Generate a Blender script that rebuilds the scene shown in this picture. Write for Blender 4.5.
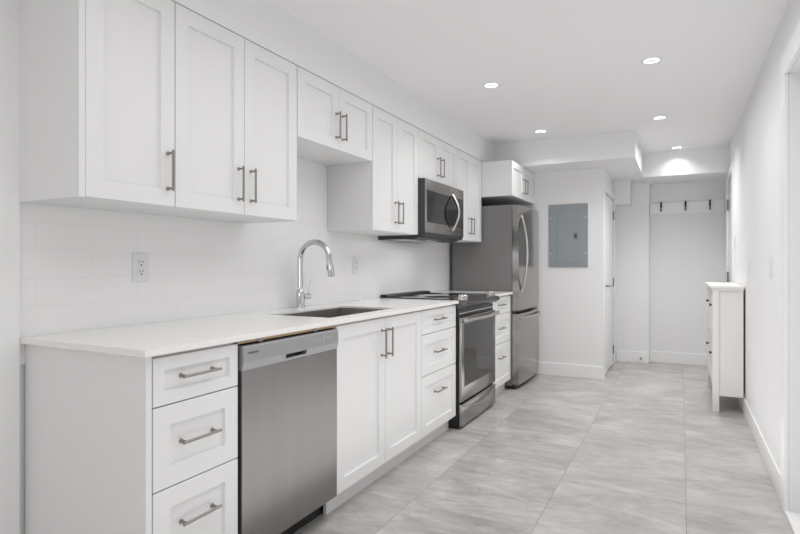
import bpy, bmesh, math, random
from mathutils import Vector, Matrix
random.seed(7)
for o in list(bpy.data.objects): bpy.data.objects.remove(o)
SC = bpy.context.scene
COL = SC.collection
R = math.radians

# ------------------------------------------------------------------ camera
cam_d = bpy.data.cameras.new('camera'); cam = bpy.data.objects.new('camera', cam_d); COL.objects.link(cam)
cam.location = (0, 0, 1.14)
cam.rotation_euler = (R(90), 0, math.atan(281 / 548.4))
cam_d.sensor_width = 36; cam_d.lens = 548.4 / 800 * 36; cam_d.shift_y = -0.0025
cam_d.clip_start = 0.02
SC.camera = cam
# ------------------------------------------------------------------ world, light, exposure
SC.view_settings.view_transform = 'Standard'; SC.view_settings.look = 'None'
SC.view_settings.gamma = 1; SC.view_settings.use_curve_mapping = False
SC.view_settings.exposure = 0.05
W = bpy.data.worlds.new('world'); SC.world = W; W.use_nodes = True
W.node_tree.nodes['Background'].inputs[0].default_value = (1.0, 0.982, 0.97, 1)
W.node_tree.nodes['Background'].inputs[1].default_value = 0.6
DOWN_W = 1.7            # each recessed ceiling light
def area(name, loc, rot, sx, sy, power, col=(1, 1, 1), spread=180):
    d = bpy.data.lights.new(name, 'AREA'); d.shape = 'RECTANGLE'; d.size = sx; d.size_y = sy
    d.energy = power; d.color = col; d.spread = R(spread)
    o = bpy.data.objects.new(name, d); COL.objects.link(o); o.location = loc; o.rotation_euler = rot
    return o
# added fill lamps at two unseen window openings, right of and behind the camera
area('side_window_fill', (3.1, -0.7, 1.35), (0, R(90), 0), 1.6, 2.4, 6, (1, 0.99, 0.98))
area('rear_window_fill', (-0.2, -2.9, 1.3), (R(90), 0, 0), 2.4, 1.6, 26, (1, 0.99, 0.98))
# soft fill lamps added under the ceiling, over the kitchen run and the hall
area('ceiling_fill', (-.52, 2.55, 2.33), (0, 0, 0), 1.4, 4.7, 24.5, (1, .998, .998), 158)
area('hall_fill', (-.02, 5.80, 2.335), (0, 0, 0), .55, .8, 8, (1, .998, .998), 115)
area('floor_bounce_fill', (-.38, 2.5, .04), (R(180), 0, 0), 1.35, 4.4, 13.5, (1, .998, .998))  # added upward lamp just above the floor, imitates light bounced off it

# ------------------------------------------------------------------ materials
def mat(name, col, rough=0.5, metal=0.0, spec=0.5, emit=None, strength=0, coat=0):
    m = bpy.data.materials.new(name); m.use_nodes = True
    b = m.node_tree.nodes['Principled BSDF']
    b.inputs['Base Color'].default_value = (*col, 1); b.inputs['Roughness'].default_value = rough
    b.inputs['Metallic'].default_value = metal; b.inputs['Specular IOR Level'].default_value = spec
    b.inputs['Coat Weight'].default_value = coat
    if emit:
        b.inputs['Emission Color'].default_value = (*emit, 1); b.inputs['Emission Strength'].default_value = strength
    return m
def nodes(m):
    return m.node_tree.nodes, m.node_tree.links, m.node_tree.nodes['Principled BSDF']
def noise_var(m, scale, amt, stretch=(1, 1, 1), bump=0.0):
    """slight procedural variation of the base colour plus an optional fine bump"""
    N, L, b = nodes(m)
    tc = N.new('ShaderNodeTexCoord'); mp = N.new('ShaderNodeMapping'); mp.inputs['Scale'].default_value = stretch
    L.new(tc.outputs['Object'], mp.inputs['Vector'])
    nz = N.new('ShaderNodeTexNoise'); nz.inputs['Scale'].default_value = scale; nz.inputs['Detail'].default_value = 4
    L.new(mp.outputs[0], nz.inputs['Vector'])
    c = b.inputs['Base Color'].default_value[:3]
    rp = N.new('ShaderNodeValToRGB')
    rp.color_ramp.elements[0].color = (*[v * (1 - amt) for v in c], 1); rp.color_ramp.elements[0].position = .3
    rp.color_ramp.elements[1].color = (*[min(1, v * (1 + amt)) for v in c], 1); rp.color_ramp.elements[1].position = .7
    L.new(nz.outputs['Fac'], rp.inputs['Fac']); L.new(rp.outputs['Color'], b.inputs['Base Color'])
    if bump:
        bp = N.new('ShaderNodeBump'); bp.inputs['Strength'].default_value = bump; bp.inputs['Distance'].default_value = .002
        L.new(nz.outputs['Fac'], bp.inputs['Height']); L.new(bp.outputs[0], b.inputs['Normal'])
    return m
M = {}
M['wall'] = noise_var(mat('wall_paint', (.865, .865, .87), .6, spec=.3), 60, .006, bump=.03)
M['ceiling'] = noise_var(mat('ceiling_paint', (.88, .875, .88), .8, spec=.2), 60, .006)
M['trim'] = noise_var(mat('trim_paint', (.91, .91, .91), .35), 30, .004)
M['cab'] = noise_var(mat('cabinet_lacquer', (.80, .80, .80), .38), 20, .004)
M['cabin'] = noise_var(mat('cabinet_inside', (.70, .69, .66), .5), 20, .01)
M['dresser'] = noise_var(mat('dresser_paint', (.80, .785, .76), .45), 20, .008)
M['counter'] = noise_var(mat('quartz', (.87, .86, .85), .16), 220, .02)
M['steel'] = noise_var(mat('brushed_steel', (.37, .355, .345), .2, 1), 9, .03, (3, 3, .12))
M['console'] = noise_var(mat('console_steel', (.14, .137, .134), .28, 1), 9, .03, (3, .15, 3))
M['steel_h'] = noise_var(mat('brushed_steel_light', (.54, .525, .51), .27, 1), 9, .03, (3, .15, 3))
M['steel_dw'] = noise_var(mat('dishwasher_steel', (.27, .263, .259), .28, 1), 5, .045, (2, 2, .03))
M['fascia'] = noise_var(mat('silver_fascia', (.36, .36, .368), .42, .6), 20, .01)
M['fridge_side'] = noise_var(mat('fridge_side_grey', (.19, .185, .182), .36), 300, .04, bump=.05)
M['nickel'] = noise_var(mat('brushed_nickel', (.30, .283, .268), .3, 1), 40, .03)
M['chrome'] = noise_var(mat('chrome', (.62, .62, .63), .09, 1), 5, .01)
M['sink'] = noise_var(mat('sink_steel', (.37, .355, .335), .42, 1), 12, .04, (1, 6, 6))
M['black'] = noise_var(mat('black_plastic', (.012, .012, .012), .4), 50, .1)
M['dark'] = noise_var(mat('dark_metal', (.05, .05, .052), .4, .3), 50, .05)
M['glass'] = noise_var(mat('black_glass', (.02, .02, .021), .05, 0, .8), 5, .02)
M['oven_glass'] = noise_var(mat('oven_glass', (.018, .0175, .017), .05, 0, .42), 5, .02)
M['micro_glass'] = noise_var(mat('microwave_glass', (.02, .019, .019), .06, 0, .28), 5, .02)
M['micro_steel'] = noise_var(mat('microwave_steel', (.31, .295, .285), .26, 1), 9, .03, (3, .15, 3))
M['wood'] = noise_var(mat('raw_wood', (.52, .38, .24), .6), 30, .15, (6, .6, 6))
M['panel_grey'] = noise_var(mat('panel_grey', (.31, .335, .355), .6, spec=.25), 30, .02)
M['plastic'] = noise_var(mat('white_plastic', (.82, .82, .82), .3), 20, .004)
M['slot'] = noise_var(mat('slot_dark', (.05, .05, .05), .5), 20, .05)
M['hinge'] = noise_var(mat('satin_hinge', (.30, .30, .30), .35, 1), 40, .04)
M['bronze'] = noise_var(mat('hook_bronze', (.04, .035, .03), .4, .5), 40, .05)
M['mark'] = noise_var(mat('print_grey', (.16, .16, .17), .5), 40, .03)
M['lens'] = mat('lamp_lens', (.9, .9, .9), .4, emit=(1, .985, .96), strength=2.6)
M['lamp_core'] = mat('lamp_core', (.8, .8, .8), .4, emit=(1, .985, .96), strength=.35)

def floor_material():
    m = mat('floor_tile', (.5, .48, .46), .3); N, L, b = nodes(m)
    def mth(op, a, c=None):
        n = N.new('ShaderNodeMath'); n.operation = op
        for i, v in enumerate((a, c)):
            if v is None: continue
            if isinstance(v, (int, float)): n.inputs[i].default_value = v
            else: L.new(v, n.inputs[i])
        return n.outputs[0]
    tc = N.new('ShaderNodeTexCoord'); sp = N.new('ShaderNodeSeparateXYZ'); L.new(tc.outputs['Object'], sp.inputs[0])
    x, y = sp.outputs[0], sp.outputs[1]
    u = mth('DIVIDE', mth('ADD', x, 1.157), .589); k = mth('FLOOR', u)
    shift = mth('MULTIPLY', mth('COMPARE', k, 1.0), .595)
    v = mth('DIVIDE', mth('SUBTRACT', mth('SUBTRACT', y, 2.36), shift), 1.19); q = mth('FLOOR', v)
    fu = mth('FRACT', u); fv = mth('FRACT', v)
    du = mth('MULTIPLY', mth('MINIMUM', fu, mth('SUBTRACT', 1.0, fu)), .589)
    dv = mth('MULTIPLY', mth('MINIMUM', fv, mth('SUBTRACT', 1.0, fv)), 1.19)
    g = mth('LESS_THAN', mth('MINIMUM', du, dv), .0017)
    # random offset of the stone pattern for every tile
    cv = N.new('ShaderNodeCombineXYZ'); L.new(k, cv.inputs[0]); L.new(q, cv.inputs[1])
    wn = N.new('ShaderNodeTexWhiteNoise'); wn.noise_dimensions = '2D'; L.new(cv.outputs[0], wn.inputs['Vector'])
    off = N.new('ShaderNodeVectorMath'); off.operation = 'SCALE'; off.inputs['Scale'].default_value = 14; L.new(wn.outputs['Color'], off.inputs[0])
    ad = N.new('ShaderNodeVectorMath'); ad.operation = 'ADD'; L.new(tc.outputs['Object'], ad.inputs[0]); L.new(off.outputs[0], ad.inputs[1])
    def band(rot, scale, sc, det, dist):
        mp = N.new('ShaderNodeMapping'); mp.inputs['Rotation'].default_value = (0, 0, rot); mp.inputs['Scale'].default_value = scale
        L.new(ad.outputs[0], mp.inputs['Vector'])
        n = N.new('ShaderNodeTexNoise'); n.inputs['Scale'].default_value = sc; n.inputs['Detail'].default_value = det
        n.inputs['Roughness'].default_value = .6; n.inputs['Distortion'].default_value = dist
        L.new(mp.outputs[0], n.inputs['Vector']); return n.outputs['Fac']
    a = band(R(-24), (1.0, 1.7, 1), 1.7, 9, .9)
    c = band(R(-18), (1.0, 3.6, 1), 2.4, 10, 1.2)
    e = band(R(35), (1.4, 1.9, 1), 1.0, 3, 1.8)
    w = band(R(-18), (.9, 3.2, 1), 1.3, 7, 1.6)
    vein = mth('SUBTRACT', 1.0, mth('MINIMUM', mth('MULTIPLY', mth('ABSOLUTE', mth('SUBTRACT', w, .5)), 22.0), 1.0))
    s = mth('ADD', mth('ADD', mth('MULTIPLY', a, .45), mth('MULTIPLY', c, .25)), mth('MULTIPLY', e, .30))
    s = mth('SUBTRACT', s, mth('MULTIPLY', vein, .07))
    w2 = band(R(-30), (1.0, 2.2, 1), 2.6, 9, 1.8)
    vein2 = mth('SUBTRACT', 1.0, mth('MINIMUM', mth('MULTIPLY', mth('ABSOLUTE', mth('SUBTRACT', w2, .54)), 34.0), 1.0))
    s = mth('ADD', s, mth('MULTIPLY', vein2, .06))
    w3 = band(R(8), (1.0, 2.0, 1), 9.0, 8, .8)
    s = mth('ADD', s, mth('MULTIPLY', mth('SUBTRACT', w3, .5), .16))
    rp = N.new('ShaderNodeValToRGB'); cr = rp.color_ramp
    cr.elements[0].position = .36; cr.elements[0].color = (.345, .33, .317, 1)
    cr.elements[1].position = .62; cr.elements[1].color = (.585, .568, .552, 1)
    em = cr.elements.new(.5); em.color = (.465, .448, .43, 1)
    L.new(s, rp.inputs['Fac'])
    mx = N.new('ShaderNodeMix'); mx.data_type = 'RGBA'; L.new(g, mx.inputs['Factor'])
    L.new(rp.outputs['Color'], mx.inputs['A']); mx.inputs['B'].default_value = (.27, .255, .24, 1)
    L.new(mx.outputs['Result'], b.inputs['Base Color'])
    bp = N.new('ShaderNodeBump'); bp.inputs['Strength'].default_value = .3; bp.inputs['Distance'].default_value = .001
    L.new(mth('SUBTRACT', 1.0, g), bp.inputs['Height']); L.new(bp.outputs[0], b.inputs['Normal'])
    return m
M['floor'] = floor_material()

def tile_material():
    m = mat('backsplash_tile', (.9, .9, .9), .2); N, L, b = nodes(m)
    tc = N.new('ShaderNodeTexCoord'); sp = N.new('ShaderNodeSeparateXYZ'); L.new(tc.outputs['Object'], sp.inputs[0])
    cv = N.new('ShaderNodeCombineXYZ'); L.new(sp.outputs[1], cv.inputs[0]); L.new(sp.outputs[2], cv.inputs[1])
    mp = N.new('ShaderNodeMapping'); mp.inputs['Location'].default_value = (-1.318 + 4.0, -.899 + 9 * .0972, 0)
    L.new(cv.outputs[0], mp.inputs['Vector'])
    br = N.new('ShaderNodeTexBrick'); L.new(mp.outputs[0], br.inputs['Vector'])
    br.inputs['Scale'].default_value = 1; br.inputs['Brick Width'].default_value = .4; br.inputs['Row Height'].default_value = .0972
    br.inputs['Mortar Size'].default_value = .0011; br.inputs['Mortar Smooth'].default_value = .3
    br.inputs['Color1'].default_value = (.91, .91, .91, 1); br.inputs['Color2'].default_value = (.90, .90, .90, 1)
    br.inputs['Mortar'].default_value = (.82, .82, .82, 1)
    L.new(br.outputs['Color'], b.inputs['Base Color'])
    bp = N.new('ShaderNodeBump'); bp.inputs['Strength'].default_value = .25; bp.inputs['Distance'].default_value = .001; bp.invert = True
    L.new(br.outputs['Fac'], bp.inputs['Height']); L.new(bp.outputs[0], b.inputs['Normal'])
    return m
M['tile'] = tile_material()

# ------------------------------------------------------------------ mesh helpers (all in world coordinates)
def B(): return bmesh.new()
def box(bm, x0, x1, y0, y1, z0, z1, bev=0.0, seg=2):
    vs = [bm.verts.new((x, y, z)) for x in (x0, x1) for y in (y0, y1) for z in (z0, z1)]
    f = [(0, 1, 3, 2), (4, 6, 7, 5), (0, 4, 5, 1), (2, 3, 7, 6), (0, 2, 6, 4), (1, 5, 7, 3)]
    fs = [bm.faces.new([vs[i] for i in q]) for q in f]
    if bev:
        es = list({e for q in fs for e in q.edges})
        bmesh.ops.bevel(bm, geom=es, offset=bev, segments=seg, affect='EDGES', profile=.5)
    return bm
def prism(bm, pts, a0, a1, axis='y', bev=0.0):
    """closed outline extruded along one axis; pts are the two other coordinates in x,y,z order"""
    def P(p, a):
        return (p[0], a, p[1]) if axis == 'y' else (p[0], p[1], a) if axis == 'z' else (a, p[0], p[1])
    lo = [bm.verts.new(P(p, a0)) for p in pts]; hi = [bm.verts.new(P(p, a1)) for p in pts]
    fs = [bm.faces.new(lo), bm.faces.new(hi[::-1])]
    n = len(pts)
    for i in range(n): fs.append(bm.faces.new((lo[i], hi[i], hi[(i + 1) % n], lo[(i + 1) % n])))
    bmesh.ops.recalc_face_normals(bm, faces=fs)
    if bev:
        es = list({e for f in fs[:2] for e in f.edges})
        bmesh.ops.bevel(bm, geom=es, offset=bev, segments=2, affect='EDGES', profile=.5)
    return bm
def tube(bm, pts, r, n=14):
    pts = [Vector(p) for p in pts]; m = len(pts)
    rr = r if isinstance(r, (list, tuple)) else [r] * m
    t0 = (pts[1] - pts[0]).normalized()
    up = Vector((0, 0, 1)) if abs(t0.z) < .9 else Vector((0, 1, 0))
    nrm = t0.cross(up).normalized(); rings = []
    for i, p in enumerate(pts):
        t = ((pts[min(i + 1, m - 1)] - p).normalized() + (p - pts[max(i - 1, 0)]).normalized()).normalized()
        nrm = (nrm - t * nrm.dot(t)).normalized(); bi = t.cross(nrm)
        rings.append([bm.verts.new(p + (nrm * math.cos(2 * math.pi * k / n) + bi * math.sin(2 * math.pi * k / n)) * rr[i]) for k in range(n)])
    fs = []
    for a, b in zip(rings, rings[1:]):
        for k in range(n): fs.append(bm.faces.new((a[k], a[(k + 1) % n], b[(k + 1) % n], b[k])))
    fs.append(bm.faces.new(rings[0])); fs.append(bm.faces.new(rings[-1]))
    bmesh.ops.recalc_face_normals(bm, faces=fs)
    return bm
def lathe(bm, origin, axis, prof, n=28):
    """prof: list of (radius, height along axis)"""
    o = Vector(origin); a = Vector(axis).normalized()
    u = a.cross(Vector((0, 0, 1)) if abs(a.z) < .9 else Vector((0, 1, 0))).normalized(); v = a.cross(u)
    rings = [[bm.verts.new(o + a * h + (u * math.cos(2 * math.pi * k / n) + v * math.sin(2 * math.pi * k / n)) * max(r, 1e-5)) for k in range(n)] for r, h in prof]
    fs = []
    for p, q in zip(rings, rings[1:]):
        for k in range(n): fs.append(bm.faces.new((p[k], p[(k + 1) % n], q[(k + 1) % n], q[k])))
    fs.append(bm.faces.new(rings[0])); fs.append(bm.faces.new(rings[-1]))
    bmesh.ops.recalc_face_normals(bm, faces=fs)
    return bm
def shaker(bm, x0, x1, y0, y1, z0, z1, fr=.06, rec=.011):
    """shaker front, face towards +x, with one recessed panel"""
    fr = min(fr, (z1 - z0) * .27)
    def ring(x, i): return [bm.verts.new(p) for p in ((x, y0 + i, z0 + i), (x, y1 - i, z0 + i), (x, y1 - i, z1 - i), (x, y0 + i, z1 - i))]
    rs = [ring(x0, 0), ring(x1 - .0015, 0), ring(x1, .0015), ring(x1, fr), ring(x1 - rec, fr + .0025)]
    fs = [bm.faces.new(rs[0][::-1]), bm.faces.new(rs[-1])]
    for a, b in zip(rs, rs[1:]):
        for k in range(4): fs.append(bm.faces.new((a[k], a[(k + 1) % 4], b[(k + 1) % 4], b[k])))
    bmesh.ops.recalc_face_normals(bm, faces=fs)
    return bm
def slab_hole(bm, x, y, z0, z1):
    """slab with one rectangular hole: x, y are the four grid lines in each direction"""
    g = {}
    for zi, z in enumerate((z0, z1)):
        for i in range(4):
            for j in range(4): g[i, j, zi] = bm.verts.new((x[i], y[j], z))
    fs = []
    for i in range(3):
        for j in range(3):
            if (i, j) == (1, 1): continue
            for zi in (0, 1): fs.append(bm.faces.new([g[i, j, zi], g[i + 1, j, zi], g[i + 1, j + 1, zi], g[i, j + 1, zi]]))
    for k in range(3):
        for i in (0, 3): fs.append(bm.faces.new([g[i, k, 0], g[i, k + 1, 0], g[i, k + 1, 1], g[i, k, 1]]))
        for j in (0, 3): fs.append(bm.faces.new([g[k, j, 0], g[k + 1, j, 0], g[k + 1, j, 1], g[k, j, 1]]))
    for i in (1, 2): fs.append(bm.faces.new([g[i, 1, 0], g[i, 2, 0], g[i, 2, 1], g[i, 1, 1]]))
    for j in (1, 2): fs.append(bm.faces.new([g[1, j, 0], g[2, j, 0], g[2, j, 1], g[1, j, 1]]))
    bmesh.ops.recalc_face_normals(bm, faces=fs)
    return bm
BASE = {}
def obj(name, bm, m, parent=None, smooth=None):
    me = bpy.data.meshes.new(name)
    if parent is not None: P = BASE[parent.name]
    else:
        xs = [v.co for v in bm.verts]
        P = Vector(((min(v.x for v in xs) + max(v.x for v in xs)) / 2, (min(v.y for v in xs) + max(v.y for v in xs)) / 2, min(v.z for v in xs)))
        if name in ('floor', 'backsplash'): P = Vector((0, 0, 0))
    for v in bm.verts: v.co -= P
    bm.to_mesh(me); bm.free(); me.materials.append(m)
    if smooth:
        me.shade_smooth(); me.set_sharp_from_angle(angle=R(smooth))
    o = bpy.data.objects.new(name, me); COL.objects.link(o)
    BASE[o.name] = P
    if parent is not None: o.parent = parent
    else: o.location = P
    return o
def tag(o, label, cat, group=None):
    o['label'] = label; o['category'] = cat
    if group: o['group'] = group
    return o
def thing(name, label, cat, loc, group=None):
    o = bpy.data.objects.new(name, None); COL.objects.link(o); o.location = loc; o.empty_display_size = .1
    BASE[o.name] = Vector(loc)
    return tag(o, label, cat, group)
def struct(name, bm, m, parent=None, label=None):
    o = obj(name, bm, m, parent)
    if parent is None: o['kind'] = 'structure'
    if label: o['label'] = label
    return o
def bar_handle(parent, p, along, length=.15, stand=.0285, r=.0047, out=(1, 0, 0)):
    """bar pull: p is the centre on the surface, along the bar direction"""
    p = Vector(p); a = Vector(along).normalized(); n = Vector(out); bm = B()
    tube(bm, [p + n * stand - a * length / 2, p + n * stand + a * length / 2], r, 12)
    for s in (-1, 1):
        q = p + a * s * .064
        lathe(bm, q, n, [(.0075, 0), (.0075, .004), (.0045, .006), (.0045, stand - .004)], 12)
    return obj('handle', bm, M['nickel'], parent, 40)
def text_mesh(name, s, size, loc, rot, m, parent):
    cu = bpy.data.curves.new(name + '_curve', 'FONT'); cu.body = s; cu.size = size; cu.extrude = .0004
    cu.align_x = 'LEFT'; cu.align_y = 'CENTER'
    t = bpy.data.objects.new(name + '_tmp', cu); COL.objects.link(t)
    bpy.context.view_layer.update()
    me = bpy.data.meshes.new_from_object(t.evaluated_get(bpy.context.evaluated_depsgraph_get()))
    bpy.data.objects.remove(t); bpy.data.curves.remove(cu)
    bm = B(); bm.from_mesh(me); bpy.data.meshes.remove(me)
    mtx = Matrix.Translation(loc) @ rot.to_4x4()
    for v in bm.verts: v.co = mtx @ v.co
    return obj(name, bm, m, parent)
FACE_X = Matrix(((0, 0, 1), (1, 0, 0), (0, 1, 0)))     # text lying on a face that looks towards +x

# ------------------------------------------------------------------ setting
XL, XR, ZC = -2.003, .438, 2.345
XT = -1.995                                             # tiled face of the left wall
struct('floor', box(B(), -2.1, 3.3, -3.1, 7.25, -.05, 0), M['floor'])
struct('ceiling', box(B(), -2.1, 3.3, -3.1, 7.25, ZC, ZC + .1), M['ceiling'])
struct('wall_left', box(B(), -2.1, XL, -3.1, 5.77, 0, ZC), M['wall'])
struct('backsplash', box(B(), XL, XT, 1.064, 4.93, .80, 1.80), M['tile'])
# partition beside the fridge that carries the grey panel, and its return with the door
struct('wall_partition', box(B(), -2.1, -.69, 5.77, 5.86, 0, ZC), M['wall'])
bm = B()
box(bm, -.79, -.69, 6.72, 6.97, 0, ZC); box(bm, -.79, -.69, 5.86, 6.72, 1.885, ZC)
struct('wall_passage', bm, M['wall'])
struct('wall_far', box(B(), -.79, -.33, 6.97, 7.25, 0, ZC), M['wall'])
struct('wall_alcove', box(B(), -.33, XR, 7.10, 7.25, 0, ZC), M['wall'])
bm = B()
box(bm, XR, XR + .14, 3.03, 6.00, 0, ZC); box(bm, XR, XR + .14, 6.66, 7.25, 0, ZC)
box(bm, XR, XR + .14, 6.00, 6.66, 2.03, ZC)
box(bm, XR, XR + .14, 2.15, 3.03, 2.013, ZC); box(bm, XR, XR + .14, 1.25, 2.15, 0, ZC)
struct('wall_right', bm, M['wall'])
struct('wall_corner', box(B(), XR + .14, 3.3, 1.25, 1.39, 0, ZC), M['wall'])
# living room behind the camera: walls with a window each (world light enters, fill lamps added there)
bm = B()
box(bm, 3.2, 3.3, -3.1, -1.95, 0, ZC); box(bm, 3.2, 3.3, .55, 1.25, 0, ZC)
box(bm, 3.2, 3.3, -1.95, .55, 0, .5); box(bm, 3.2, 3.3, -1.95, .55, 2.2, ZC)
struct('wall_window', bm, M['wall'])
bm = B()
box(bm, XL, -1.45, -3.1, -3.0, 0, ZC); box(bm, 1.05, 3.2, -3.1, -3.0, 0, ZC)
box(bm, -1.45, 1.05, -3.1, -3.0, 0, .45); box(bm, -1.45, 1.05, -3.1, -3.0, 2.15, ZC)
struct('wall_near', bm, M['wall'])
# bulkheads
struct('soffit_left', box(B(), XL, -1.668, 1.0, 5.31, 2.117, ZC), M['wall'])
bm = B()
box(bm, -2.0, -.367, 5.31, 7.10, 2.104, ZC); box(bm, -.367, XR, 6.45, 7.10, 2.085, ZC)
struct('beam_far', bm, M['wall'])
struct('trim_header', box(B(), -.69, -.515, 6.74, 6.97, 1.835, 2.104), M['wall'])
struct('trim_1', box(B(), XL, -1.984, .92, 1.062, 0, 2.117, .002), M['trim'])
# doors
d1 = struct('door_1', box(B(), -.735, -.695, 5.875, 6.705, .012, 1.87, .002), M['trim'])
for z in (.178, .94, 1.705): tube(bm := B(), [(-.688, 6.703, z - .047), (-.688, 6.703, z + .047)], .008, 10); obj('hinge', bm, M['hinge'], d1, 40)
bm = B(); lathe(bm, (-.695, 5.93, .925), (1, 0, 0), [(.026, 0), (.026, .008), (.010, .01), (.010, .045)], 18)
tube(bm, [(-.645, 5.925, .925), (-.645, 6.05, .925)], .009, 10); obj('door_handle', bm, M['hinge'], d1, 40)
bm = B()
box(bm, -.69, -.678, 5.80, 5.87, 0, 1.884, .002); box(bm, -.69, -.678, 6.71, 6.78, 0, 1.884, .002); box(bm, -.69, -.678, 5.80, 6.78, 1.885, 1.955, .002)
struct('trim_2', bm, M['trim'])
d2 = struct('door_2', box(B(), XR + .012, XR + .05, 6.02, 6.645, .012, 2.015, .002), M['trim'])
for z in (.2, 1.015, 1.765): tube(bm := B(), [(XR - .006, 6.637, z - .055), (XR - .006, 6.637, z + .055)], .008, 10); obj('hinge', bm, M['hinge'], d2, 40)
bm = B()
box(bm, XR - .014, XR, 5.93, 6.005, 0, 2.029, .002); box(bm, XR - .014, XR, 6.655, 6.73, 0, 2.029, .002); box(bm, XR - .014, XR, 5.93, 6.73, 2.03, 2.10, .002)
struct('trim_3', bm, M['trim'])
# near doorway in the right wall: casing, jamb lining, white sill and a closed door leaf deep in the opening
bm = B()
box(bm, XR - .018, XR, 3.03, 3.14, 0, 2.012, .003); box(bm, XR - .018, XR, 2.04, 2.15, 0, 2.012, .003); box(bm, XR - .018, XR, 2.04, 3.14, 2.013, 2.115, .003)
struct('trim_4', bm, M['trim'])
struct('trim_sill', box(B(), XR - .015, XR + .14, 2.15, 3.03, 0, .02, .003), M['trim'])
struct('door_3', box(B(), XR + .10, XR + .14, 2.16, 3.02, .025, 2.008, .002), M['trim'])
# baseboards
def base(name, x0, x1, y0, y1, h=.13): struct(name, box(B(), x0, x1, y0, y1, 0, h, .003), M['trim'])
base('baseboard_partition', -1.98, -.69, 5.756, 5.77)
base('baseboard_far', -.678, -.33, 6.956, 6.97)
base('baseboard_alcove', -.33, XR, 7.086, 7.10)
base('baseboard_right', XR - .012, XR, 3.14, 5.93, .12)

# ------------------------------------------------------------------ recessed ceiling lights
def downlight(x, y, label):
    t = thing('recessed_light', label, 'ceiling light', (x, y, ZC), 'recessed ceiling lights')
    bm = lathe(B(), (x, y, ZC), (0, 0, -1), [(.043, 0), (.058, 0), (.058, .003), (.053, .006), (.043, .004)], 32)
    obj('trim_ring', bm, M['plastic'], t, 50)
    obj('lens', lathe(B(), (x, y, ZC), (0, 0, -1), [(.0425, 0), (.0425, .004)], 32), M['lens'], t, 50)
    obj('lamp_core', lathe(B(), (x, y, ZC), (0, 0, -1), [(.030, .0042), (.028, .007)], 24), M['lamp_core'], t, 50)
    d = bpy.data.lights.new('lamp', 'AREA'); d.shape = 'DISK'; d.size = .09; d.energy = DOWN_W * (.55 if y > 6 else 1); d.color = (1, .985, .965); d.spread = R(125)
    l = bpy.data.objects.new('lamp', d); COL.objects.link(l); l.parent = t; l.location = (0, 0, -.012)
for x, y, lb in ((-1.13, 3.545, 'round recessed ceiling light above the microwave, left one of the nearer pair'),
                 (-.155, 3.545, 'round recessed ceiling light in open ceiling, nearest and largest at the right'),
                 (-1.125, 4.97, 'round recessed ceiling light just in front of the bulkhead over the fridge'),
                 (-.155, 4.96, 'round recessed ceiling light, right one of the farther pair'),
                 (-.037, 6.30, 'recessed ceiling light shining on the header above the coat hooks, farthest one')):
    downlight(x, y, lb)

# ------------------------------------------------------------------ base cabinets
XD = -1.385                                            # face of the lower doors and drawers
XU = -1.663                                            # face of the upper doors
def toe(t, y0, y1, x=-1.44): obj('toe_kick', box(B(), x - .016, x, y0, y1, 0, .096), M['cab'], t)
def drawers(t, y0, y1):
    for z0, z1, zh in ((.7175, .862, .794), (.465, .7135, .589), (.098, .461, .336)):
        d = obj('drawer', shaker(B(), XD - .02, XD, y0 + .0015, y1 - .0015, z0, z1), M['cab'], t)
        bar_handle(d, (XD - .011, (y0 + y1) / 2, zh), (0, 1, 0), .155)
t = thing('drawer_cabinet', 'white three-drawer base cabinet at the near end, left of the dishwasher', 'cabinet', (-1.7, 1.27, 0), 'white drawer base cabinets')
obj('body', box(B(), -1.985, -1.407, 1.104, 1.455, .096, .874), M['cab'], t)
obj('end_panel', box(B(), -1.975, -1.386, 1.083, 1.1035, 0, .874, .001), M['cab'], t)
obj('scribe_strip', box(B(), -1.994, -1.976, 1.083, 1.1035, 0, .874, .001), M['cab'], t)
toe(t, 1.104, 1.455); drawers(t, 1.106, 1.4565)
t = thing('sink_cabinet', 'white two-door base cabinet under the sink, right of the dishwasher', 'cabinet', (-1.7, 2.53, 0))
bm = B()
box(bm, -1.985, -1.407, 2.073, 2.091, .096, .874); box(bm, -1.985, -1.407, 2.967, 2.985, .096, .874)
box(bm, -1.985, -1.407, 2.091, 2.967, .096, .114); box(bm, -1.985, -1.975, 2.091, 2.967, .114, .874); box(bm, -1.425, -1.407, 2.091, 2.967, .80, .874)
obj('body', bm, M['cab'], t); toe(t, 2.073, 2.985)
for y0, y1, yh in ((2.073, 2.531, 2.498), (2.533, 2.985, 2.570)):
    d = obj('cabinet_door', shaker(B(), XD - .02, XD, y0 + .001, y1 - .001, .098, .862), M['cab'], t)
    bar_handle(d, (XD, yh - .006, .735), (0, 0, 1), .155)
t = thing('drawer_cabinet', 'white three-drawer base cabinet between the sink doors and the range', 'cabinet', (-1.7, 3.26, 0), 'white drawer base cabinets')
obj('body', box(B(), -1.985, -1.407, 2.987, 3.550, .096, .874), M['cab'], t); toe(t, 2.987, 3.550)
drawers(t, 2.988, 3.551)
t = thing('drawer_cabinet', 'white three-drawer base cabinet between the range and the fridge', 'cabinet', (-1.7, 4.64, 0), 'white drawer base cabinets')
obj('body', box(B(), -1.985, -1.407, 4.362, 4.918, .096, .874), M['cab'], t); toe(t, 4.362, 4.918)
drawers(t, 4.362, 4.918)

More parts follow.
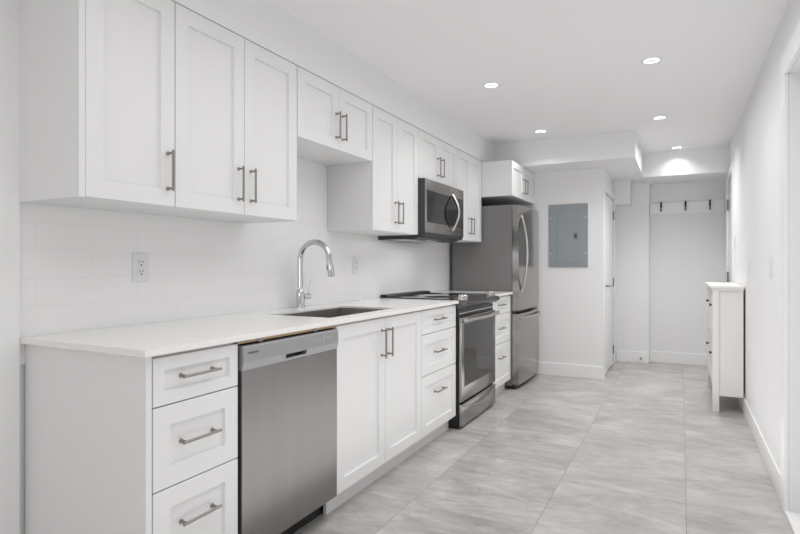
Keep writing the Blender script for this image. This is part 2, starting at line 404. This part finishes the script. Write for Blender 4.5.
# ------------------------------------------------------------------ worktops, sink, faucet
t = tag(obj('worktop', slab_hole(B(), (XT + .001, -1.822, -1.45, -1.363), (1.063, 2.115, 2.770, 3.552), .875, .895), M['counter']),
        'long white quartz worktop with the sink cut-out, above the dishwasher', 'worktop')
tag(obj('worktop', box(B(), XT + .001, -1.363, 4.362, 4.924, .875, .895, .001), M['counter']),
    'short white quartz worktop between the range and the fridge', 'worktop')
t = thing('kitchen_sink', 'undermount stainless steel sink bowl set in the white worktop', 'sink', (-1.625, 2.44, .68))
bm = B(); a = (-1.8215, -1.4505, 2.1155, 2.7695); w = .003
box(bm, a[0], a[1], a[2], a[3], .66, .664)
box(bm, a[0], a[0] + w, a[2], a[3], .664, .885); box(bm, a[1] - w, a[1], a[2], a[3], .664, .885)
box(bm, a[0] + w, a[1] - w, a[2], a[2] + w, .664, .885); box(bm, a[0] + w, a[1] - w, a[3] - w, a[3], .664, .885)
obj('bowl', bm, M['sink'], t)
obj('drain', lathe(B(), (-1.64, 2.44, .664), (0, 0, 1), [(.055, 0), (.055, .002), (.04, .004), (.02, .003)], 28), M['chrome'], t, 50)

fx, fy = -1.926, 2.515
t = thing('kitchen_faucet', 'chrome gooseneck pull-down faucet behind the sink', 'faucet', (fx, fy, .895))
obj('base', lathe(B(), (fx, fy, .895), (0, 0, 1), [(.027, 0), (.027, .006), (.0245, .010), (.023, .085), (.021, .098), (.0155, .106)], 28), M['chrome'], t, 40)
pts = [(fx, fy, 1.01), (fx, fy, 1.10), (fx, fy, 1.17)]; r = .099
pts += [(fx + r - r * math.cos(a), fy, 1.17 + r * math.sin(a)) for a in [R(k) for k in range(8, 172, 9)]]
obj('neck', tube(B(), pts, .0152, 18), M['chrome'], t, 60)
e = pts[-1]
obj('spray_head', tube(B(), [(e[0] - .001, fy, e[2] + .004), (e[0] + .004, fy, e[2] - .02), (e[0] + .008, fy, e[2] - .045), (e[0] + .016, fy, e[2] - .107), (e[0] + .0165, fy, e[2] - .111)], [.016, .0165, .0172, .0185, .016], 18), M['chrome'], t, 50)
obj('spray_button', box(B(), e[0] - .0125, e[0] - .0065, fy - .006, fy + .006, e[2] - .075, e[2] - .045, .002), M['dark'], t)
lv = obj('valve', tube(B(), [(fx, fy + .02, .958), (fx, fy + .086, .958), (fx, fy + .089, .958)], [.018, .018, .015], 18), M['chrome'], t, 40)
obj('lever', tube(B(), [(fx + .004, fy + .066, .972), (fx + .010, fy + .072, 1.01), (fx + .014, fy + .078, 1.056)], [.0052, .0045, .004], 10), M['chrome'], t, 60)

# ------------------------------------------------------------------ dishwasher
y0, y1 = 1.462, 2.067
t = thing('dishwasher', 'stainless steel dishwasher under the worktop between white cabinets', 'dishwasher', (-1.68, 1.765, 0))
obj('tub', box(B(), -1.975, -1.412, y0 + .002, y1 - .002, .095, .842), M['black'], t)
obj('toe_kick', box(B(), -1.50, -1.466, y0 + .002, y1 - .002, 0, .094), M['black'], t)
for yy in (y0 + .05, y1 - .08): obj('foot', lathe(B(), (-1.9, yy, 0), (0, 0, 1), [(.018, 0), (.018, .02), (.008, .02), (.008, .096)], 14), M['dark'], t, 40)
prof = [(-1.411, .10), (-1.380, .10), (-1.3765, .104), (-1.3755, .44), (-1.3765, .765), (-1.411, .765)]
obj('door_panel', prism(B(), prof, y0 + .003, y1 - .003), M['steel_dw'], t, 20)
pf = [(-1.411, .7655), (-1.376, .7655), (-1.368, .794), (-1.370, .846), (-1.376, .853), (-1.411, .853)]
pl = [(-1.411, .7655), (-1.376, .7655), (-1.3745, .775), (-1.411, .775)]
pk = [(-1.411, .792), (-1.3685, .792), (-1.368, .794), (-1.370, .846), (-1.376, .853), (-1.411, .853)]
bm = B(); prism(bm, pf, y0 + .003, 1.70); prism(bm, pk, 1.70, 1.832); prism(bm, pl, 1.70, 1.832); prism(bm, pf, 1.832, y1 - .003)
cp = obj('control_panel', bm, M['fascia'], t)
obj('handle_pocket', box(B(), -1.411, -1.399, 1.70, 1.832, .7755, .7915), M['black'], t)
text_mesh('logo', 'FRIGIDAIRE', .0115, Vector((-1.3686, 1.487, .826)), FACE_X, M['mark'], cp)
for yb, zb, w in ((1.885, .826, .006), (1.905, .832, .007), (1.905, .816, .006), (1.927, .826, .006), (1.958, .833, .007), (1.958, .82, .006), (1.985, .826, .006), (2.02, .828, .009)):
    obj('button', lathe(B(), (-1.3702, yb, zb), (1, 0, 0), [(w * .7, 0), (w * .7, .0014), (w * .5, .002)], 14), M['steel_h'], cp, 40)
obj('mounting_strip', box(B(), -1.425, -1.388, y0 - .002, y1 + .002, .8605, .8745), M['wood'], t)
for yy in (1.572, 1.915): obj('mounting_clip', box(B(), -1.389, -1.384, yy - .012, yy + .012, .857, .8745, .001), M['hinge'], t)

# ------------------------------------------------------------------ range
y0, y1 = 3.566, 4.347
t = thing('kitchen_range', 'stainless steel slide-in electric range with black glass top and oven door', 'oven range', (-1.68, 3.945, 0))
obj('body', box(B(), -1.975, -1.372, y0 - .004, y1 - .004, .012, .8365), M['black'], t)
obj('cooktop', box(B(), -1.985, -1.42, y0 - .008, y1 + .006, .8955, .904, .002), M['glass'], t)
obj('top_frame', box(B(), -1.975, -1.425, y0 + .004, y1 - .004, .837, .893), M['black'], t)
obj('vent_trim', prism(B(), [(-1.99, .9045), (-1.925, .9045), (-1.935, .914), (-1.955, .919), (-1.99, .919)], y0 + .002, y1 - .002, bev=.002), M['black'], t)
for bx, by, br in ((-1.84, 3.74, .075), (-1.84, 4.15, .10), (-1.60, 3.74, .105), (-1.60, 4.15, .085)):
    obj('burner_ring', lathe(B(), (bx, by, .9041), (0, 0, 1), [(br, 0), (br, .0002), (br - .003, .0003), (br - .003, 0)], 40), M['mark'], t)
pc = [(-1.42, .840), (-1.345, .838), (-1.318, .856), (-1.312, .872), (-1.322, .886), (-1.42, .909)]
cp = obj('control_panel', prism(B(), pc, y0 - .006, y1 + .004, bev=.006), M['console'], t, 25)
nrm = Vector((.23, 0, .97)).normalized()
def slant(x): return .886 + (-1.322 - x) / (1.42 - 1.322) * .023
obj('display', prism(B(), [(-1.405, slant(-1.405)), (-1.34, slant(-1.34)), (-1.34, slant(-1.34) + .001), (-1.405, slant(-1.405) + .001)], 3.74, 4.16), M['glass'], cp)
for yk in (3.606, 3.664, 4.245, 4.303):
    obj('knob', lathe(B(), (-1.368, yk, slant(-1.368)), nrm, [(.027, 0), (.027, .005), (.024, .007), (.023, .030), (.019, .034)], 24), M['steel_h'], cp, 40)
XO = -1.350
dr = obj('oven_door', box(B(), -1.3715, XO, y0 + .002, y1 - .002, .188, .774, .004), M['steel'], t, 30)
obj('oven_window', box(B(), XO - .001, XO + .0015, y0 + .058, y1 - .062, .288, .728, .001), M['oven_glass'], dr)
obj('vent_strip', box(B(), -1.3715, -1.366, y0 + .004, y1 - .02, .796, .806, .001), M['steel_h'], t)
bm = B(); N_ = 18; pts = []
for k in range(N_ + 1):
    u = k / N_; pts.append((XO + .028 + .026 * math.sin(math.pi * u), y0 + .02 + (y1 - y0 - .04) * u, .757))
tube(bm, pts, .0145, 14)
for yy in (y0 + .035, y1 - .035): box(bm, XO, XO + .034, yy - .012, yy + .012, .747, .767, .003)
obj('oven_handle', bm, M['steel_h'], dr, 50)
# warming drawer with a curved lip
sd = obj('storage_drawer', box(B(), -1.3715, XO, y0 + .002, y1 - .002, .018, .172, .003), M['steel'], t, 30)
bm = B(); n = 20; lo = []; hi = []
vs = []
for k in range(n + 1):
    u = k / n; y = y0 + .01 + (y1 - y0 - .02) * u; bow = math.sin(math.pi * u)
    zc = .166 - .040 * bow; xo = XO + .004 + .022 * bow
    vs.append([bm.verts.new(p) for p in ((XO, y, zc - .014), (xo, y, zc - .006), (xo, y, zc), (XO, y, zc - .003))])
for a, b in zip(vs, vs[1:]):
    for k in range(4): bm.faces.new((a[k], a[(k + 1) % 4], b[(k + 1) % 4], b[k]))
bm.faces.new(vs[0]); bm.faces.new(vs[-1]); bmesh.ops.recalc_face_normals(bm, faces=bm.faces[:])
obj('drawer_lip', bm, M['steel_h'], sd, 40)
for yy in (y0 + .06, y1 - .06):
    for xx in (-1.45, -1.93): obj('foot', lathe(B(), (xx, yy, 0), (0, 0, 1), [(.02, 0), (.02, .012)], 14), M['black'], t)

# ------------------------------------------------------------------ fridge
y0, y1 = 4.937, 5.715
t = thing('refrigerator', 'tall stainless steel refrigerator with grey side and bottom freezer', 'refrigerator', (-1.66, 5.30, 0))
obj('body', box(B(), -1.965, -1.380, y0, y1, .03, 1.693, .004), M['fridge_side'], t)
obj('kick_plate', box(B(), -1.45, -1.345, y0 + .01, y1 - .01, .008, .042, .004), M['black'], t)
for yy in (y0 + .05, y1 - .05):
    obj('foot', lathe(B(), (-1.42, yy, 0), (0, 0, 1), [(.02, 0), (.02, .009)], 14), M['black'], t)
    obj('foot', lathe(B(), (-1.92, yy, 0), (0, 0, 1), [(.02, 0), (.02, .031)], 14), M['black'], t)
def fr_door(name, z0, z1):
    p = [(-1.374, y0 + .001), (-1.374, y1 - .001)]; n = 18
    for k in range(n + 1):
        u = 1 - k / n; p.append((-1.317 + .018 * (1 - (2 * u - 1) ** 2), y0 + .001 + (y1 - y0 - .002) * u))
    return obj(name, prism(B(), p, z0, z1, 'z', bev=.004), M['steel'], t, 25)
obj('gasket', box(B(), -1.3795, -1.3745, y0 + .008, y1 - .008, .07, 1.685), M['black'], t)
up = fr_door('fridge_door', .722, 1.690); lw = fr_door('freezer_door', .044, .694)
pts = []
for k in range(19):
    u = k / 18; pts.append((-1.318 + .008 + .055 * math.sin(math.pi * u) ** .8, y0 + .075, .895 + u * .70))
bm = B(); tube(bm, pts, .0115, 14)
for z in (.905, 1.585): box(bm, -1.324, -1.295, y0 + .065, y0 + .085, z - .012, z + .012, .003)
obj('door_handle', bm, M['steel_h'], up, 50)
pts = []
for k in range(19):
    u = k / 18; y = y0 + .06 + (y1 - y0 - .12) * u
    pts.append((-1.318 + .014 * math.sin(math.pi * u) + .014 + .040 * math.sin(math.pi * u) ** .6, y, .657))
bm = B(); tube(bm, pts, .0135, 14)
for y in (y0 + .068, y1 - .068): box(bm, -1.324, -1.294, y - .012, y + .012, .646, .668, .003)
obj('door_handle', bm, M['steel_h'], lw, 50)
obj('hinge_cap', box(B(), -1.43, -1.35, y1 - .07, y1 - .01, 1.694, 1.708, .003), M['dark'], t)

# ------------------------------------------------------------------ upper cabinets
ZB, ZT = 1.354, 2.115
def upper(label, y0, y1, z0, doors, name='wall_cabinet', xf=XU, zt=ZT, hz=None, side=None):
    t = thing(name, label, 'cabinet', ((XT + xf) / 2, (y0 + y1) / 2, z0), 'white wall cabinets')
    obj('body', box(B(), XT + .001, xf - .0215, y0, y1, z0, zt, .0008), M['cab'], t)
    if side: obj('end_panel', box(B(), XT + .001, xf - .0005, side[0], side[1], z0 - .001, zt, .001), M['cab'], t)
    for a, b, yh in doors:
        d = obj('cabinet_door', shaker(B(), xf - .02, xf, a + .0012, b - .0012, z0 + .001, zt - .004), M['cab'], t)
        bar_handle(d, (xf, yh, hz if hz else z0 + .128), (0, 0, 1), .148)
    return t
upper('white wall cabinet with one door at the near end, highest in the frame', 1.083, 1.4245, ZB, [(1.0815, 1.4245, 1.391)], side=(1.0605, 1.0815))
upper('tall white two-door wall cabinet, left of the faucet', 1.4255, 2.149, ZB, [(1.4255, 1.7865, 1.750), (1.7865, 2.147, 1.824)])
upper('short white two-door wall cabinet above the sink', 2.150, 2.883, 1.767, [(2.151, 2.516, 2.486), (2.516, 2.882, 2.548)])
upper('tall white two-door wall cabinet between the sink and the microwave', 2.884, 3.528, ZB, [(2.886, 3.207, 3.172), (3.207, 3.5275, 3.240)])
upper('short white two-door wall cabinet directly above the microwave', 3.529, 4.295, 1.762, [(3.530, 3.910, 3.874), (3.910, 4.294, 3.946)])
upper('tall white two-door wall cabinet between the microwave and the fridge', 4.297, 4.918, ZB, [(4.298, 4.607, 4.573), (4.607, 4.917, 4.643)])
upper('deep white two-door cabinet above the fridge', 4.920, 5.766, 1.777, [(4.921, 5.345, 5.300), (5.345, 5.765, 5.390)], xf=-1.372, zt=2.102, hz=1.905)

# ------------------------------------------------------------------ microwave
y0, y1 = 3.531, 4.292; XM = -1.606
t = thing('microwave_oven', 'stainless steel over-the-range microwave hung under the short cabinet', 'microwave', (-1.8, 3.89, 1.33))
obj('body', box(B(), XT + .001, XM - .0085, y0, y1, 1.3715, 1.757, .002), M['dark'], t)
# underside with grease filters and lamp lens
bt = obj('bottom_plate', prism(B(), [(XT + .001, 1.326), (-1.70, 1.326), (XM - .045, 1.342), (XM - .045, 1.371), (XT + .001, 1.371)], y0 + .004, y1 - .004), M['dark'], t)
for a, b in ((3.53, 3.86), (3.92, 4.25)): obj('grease_filter', box(B(), -1.93, -1.75, a, b, 1.3235, 1.3262, .001), M['steel_h'], bt)
obj('cooking_lamp', box(B(), -1.735, -1.705, 3.80, 3.97, 1.3238, 1.3262, .001), M['plastic'], bt)
d = bpy.data.lights.new('hood_fill', 'AREA'); d.shape = 'RECTANGLE'; d.size = .12; d.size_y = .55; d.energy = 1.1  # soft fill added below the microwave to brighten the backsplash
l = bpy.data.objects.new('hood_fill', d); COL.objects.link(l); l.parent = t; l.location = Vector((-1.72, 3.885, 1.318)) - BASE[t.name]
fp = obj('door', box(B(), XM - .008, XM, y0 + .001, y1 - .001, 1.372, 1.756, .003), M['micro_steel'], t, 30)
obj('door_glass', box(B(), XM - .001, XM + .0015, y0 + .024, 3.990, 1.446, 1.676, .001), M['micro_glass'], fp)
obj('control_glass', box(B(), XM - .001, XM + .0015, 3.992, y1 - .016, 1.446, 1.676, .001), M['micro_glass'], fp)
obj('vent_lip', prism(B(), [(XM - .044, 1.348), (XM - .016, 1.348), (XM - .005, 1.358), (XM - .005, 1.371), (XM - .044, 1.371)], y0 + .004, y1 - .004), M['dark'], t)
pts = []
for k in range(19):
    u = k / 18; pts.append((XM + .010 + .052 * math.sin(math.pi * u), 4.02, 1.412 + u * .278))
bm = B(); tube(bm, pts, .0115, 14)
for z in (1.418, 1.684): box(bm, XM, XM + .016, 4.01, 4.03, z - .01, z + .01, .002)
obj('door_handle', bm, M['steel_h'], fp, 50)

# ------------------------------------------------------------------ electrical panel on the partition
x0, x1, z0, z1 = -1.221, -.833, 1.118, 1.762
t = thing('breaker_panel', 'grey metal breaker panel cover on the white wall beside the fridge', 'electrical panel', ((x0 + x1) / 2, 5.77, z0))
obj('cover', box(B(), x0, x1, 5.756, 5.7695, z0, z1, .003), M['panel_grey'], t)
pd = obj('panel_door', box(B(), x0 + .085, x1 - .085, 5.752, 5.7565, z0 + .04, z1 - .05, .0015), M['panel_grey'], t)
obj('latch', box(B(), x1 - .135, x1 - .098, 5.748, 5.7525, 1.405, 1.465, .001), M['mark'], pd)
obj('latch_tab', box(B(), x1 - .122, x1 - .111, 5.745, 5.7485, 1.425, 1.45, .001), M['black'], pd)
for xx in (x0 + .02, x1 - .02):
    for zz in (z0 + .14, z1 - .14): obj('screw', lathe(B(), (xx, 5.7562, zz), (0, -1, 0), [(.006, 0), (.005, .002)], 10), M['plastic'], t)

# ------------------------------------------------------------------ coat rail in the alcove
t = thing('coat_rail', 'white wall board with three dark coat hooks at the end of the hall', 'coat rack', (.05, 7.10, 1.735))
obj('board', box(B(), -.326, .432, 7.082, 7.0995, 1.733, 1.863, .002), M['trim'], t)
for xx in (-.207, .046, .290):
    bm = B()
    box(bm, xx - .010, xx + .010, 7.077, 7.0825, 1.80, 1.862, .002)
    tube(bm, [(xx, 7.079, 1.835), (xx, 7.055, 1.832), (xx, 7.035, 1.845), (xx, 7.028, 1.868)], [.007, .007, .007, .010], 10)
    hk = obj('coat_hook', bm, M['bronze'], t, 50)
    obj('lower_prong', tube(B(), [(xx, 7.079, 1.806), (xx, 7.072, 1.785), (xx, 7.056, 1.766), (xx, 7.040, 1.768), (xx, 7.032, 1.780)], [.007, .007, .008, .009, .012], 10), M['hinge'], hk, 50)

# ------------------------------------------------------------------ shoe cabinet against the right wall
t = thing('shoe_cabinet', 'narrow white shoe cabinet with four black knobs against the right wall', 'cabinet', (.32, 5.4, 0))
ya, yb = 4.905, 5.895
obj('top', box(B(), .203, .432, ya - .010, yb + .010, .957, .978, .003), M['dresser'], t)
obj('crown', prism(B(), [(.209, .9565), (.425, .9565), (.425, .940), (.222, .940), (.216, .945)], ya - .002, yb + .002), M['dresser'], t)
for yy in (ya, yb - .045): obj('leg', prism(B(), [(.218, 0), (.263, 0), (.263, .939), (.218, .939)], yy, yy + .045, bev=.002), M['dresser'], t)
for yy in (ya + .012, yb - .027): obj('side_panel', box(B(), .2635, .424, yy, yy + .015, .125, .939, .001), M['dresser'], t)
obj('back_panel', box(B(), .418, .424, ya + .028, yb - .028, .13, .939), M['dresser'], t)
bm = B(); n = 20; top = []; low = []
for k in range(n + 1):
    u = k / n; y = ya + .046 + (yb - ya - .092) * u; top.append((y, .18)); low.append((y, .10 + .05 * math.sin(math.pi * u) ** .5))
prism(bm, low + top[::-1], .228, .246, 'x'); obj('apron', bm, M['dresser'], t)
ym = (ya + yb) / 2
obj('center_stile', box(B(), .225, .262, ym - .02, ym + .02, .181, .939, .001), M['dresser'], t)
obj('shelf_rail', box(B(), .2455, .4175, ya + .046, yb - .046, .54, .56), M['dresser'], t)
for yc, a, b in ((5.10, ya + .047, ym - .0215), (5.70, ym + .0215, yb - .047)):
    for z0, z1, zk in ((.184, .545, .433), (.552, .936, .818)):
        d = obj('flap_door', shaker(B(), .226, .244, a, b, z0, z1, .05, .006), M['dresser'], t)
        # shaker() faces +x; mirror it so the recess looks into the room
        for v in d.data.vertices: v.co.x = (.226 + .244) - (v.co.x + BASE[t.name].x) - BASE[t.name].x
        d.data.flip_normals()
        obj('knob', lathe(B(), (.232, yc, zk), (-1, 0, 0), [(.004, 0), (.004, .014), (.011, .018), (.012, .024), (.008, .028)], 14), M['black'], d, 40)

# ------------------------------------------------------------------ wall plates and door stop
def plate(name, label, cat, x, y, z, side, kind, h=.118, w=.072):
    s = 1 if side > 0 else -1                          # side: +1 faces +x, -1 faces -x
    def bx(a, b, *r): lo, hi = sorted((x + s * a, x + s * b)); return box(B(), lo, hi, *r)
    t = thing(name, label, cat, (x, y, z), 'wall plates')
    lo, hi = sorted((x, x + s * .006))
    obj('cover_plate', box(B(), lo, hi, y - w / 2, y + w / 2, z - h / 2, z + h / 2, .002), M['plastic'], t)
    if kind == 'duplex':
        rc = obj('receptacle', bx(.006, .0085, y - .017, y + .017, z - .034, z + .034), M['plastic'], t)
        for zz in (z - .019, z + .019):
            obj('slot', bx(.0085, .009, y - .0085, y - .006, zz - .001, zz + .009), M['slot'], rc)
            obj('slot', bx(.0085, .009, y + .006, y + .0085, zz - .001, zz + .009), M['slot'], rc)
            obj('slot', bx(.0085, .009, y - .003, y + .003, zz - .012, zz - .006), M['slot'], rc)
    else:
        obj('rocker', bx(.006, .010, y - .017, y + .017, z - .034, z + .034), M['plastic'], t)
    return t
plate('wall_outlet', 'white duplex outlet on the backsplash, left of the faucet', 'outlet', XT, 1.531, 1.130, 1, 'duplex')
plate('wall_outlet', 'white outlet on the backsplash, right of the faucet', 'outlet', XT, 3.222, 1.140, 1, 'duplex')
plate('wall_switch', 'white switch plate on the right wall nearest the doorway', 'switch', XR, 3.575, 1.13, -1, 'rocker')
plate('wall_switch', 'white switch plate on the right wall just nearer than the shoe cabinet', 'switch', XR, 4.62, 1.13, -1, 'rocker')
plate('wall_switch', 'small white switch plate high above the far end of the shoe cabinet', 'switch', XR, 5.80, 1.345, -1, 'rocker', .10)
bm = lathe(B(), (-.415, 6.956, .055), (0, -1, 0), [(.012, 0), (.012, .006), (.005, .008), (.005, .05), (.010, .052), (.010, .064)], 14)
tag(obj('door_stop', bm, M['hinge'], None, 40), 'small metal door stop on the far baseboard left of the alcove', 'door stop')
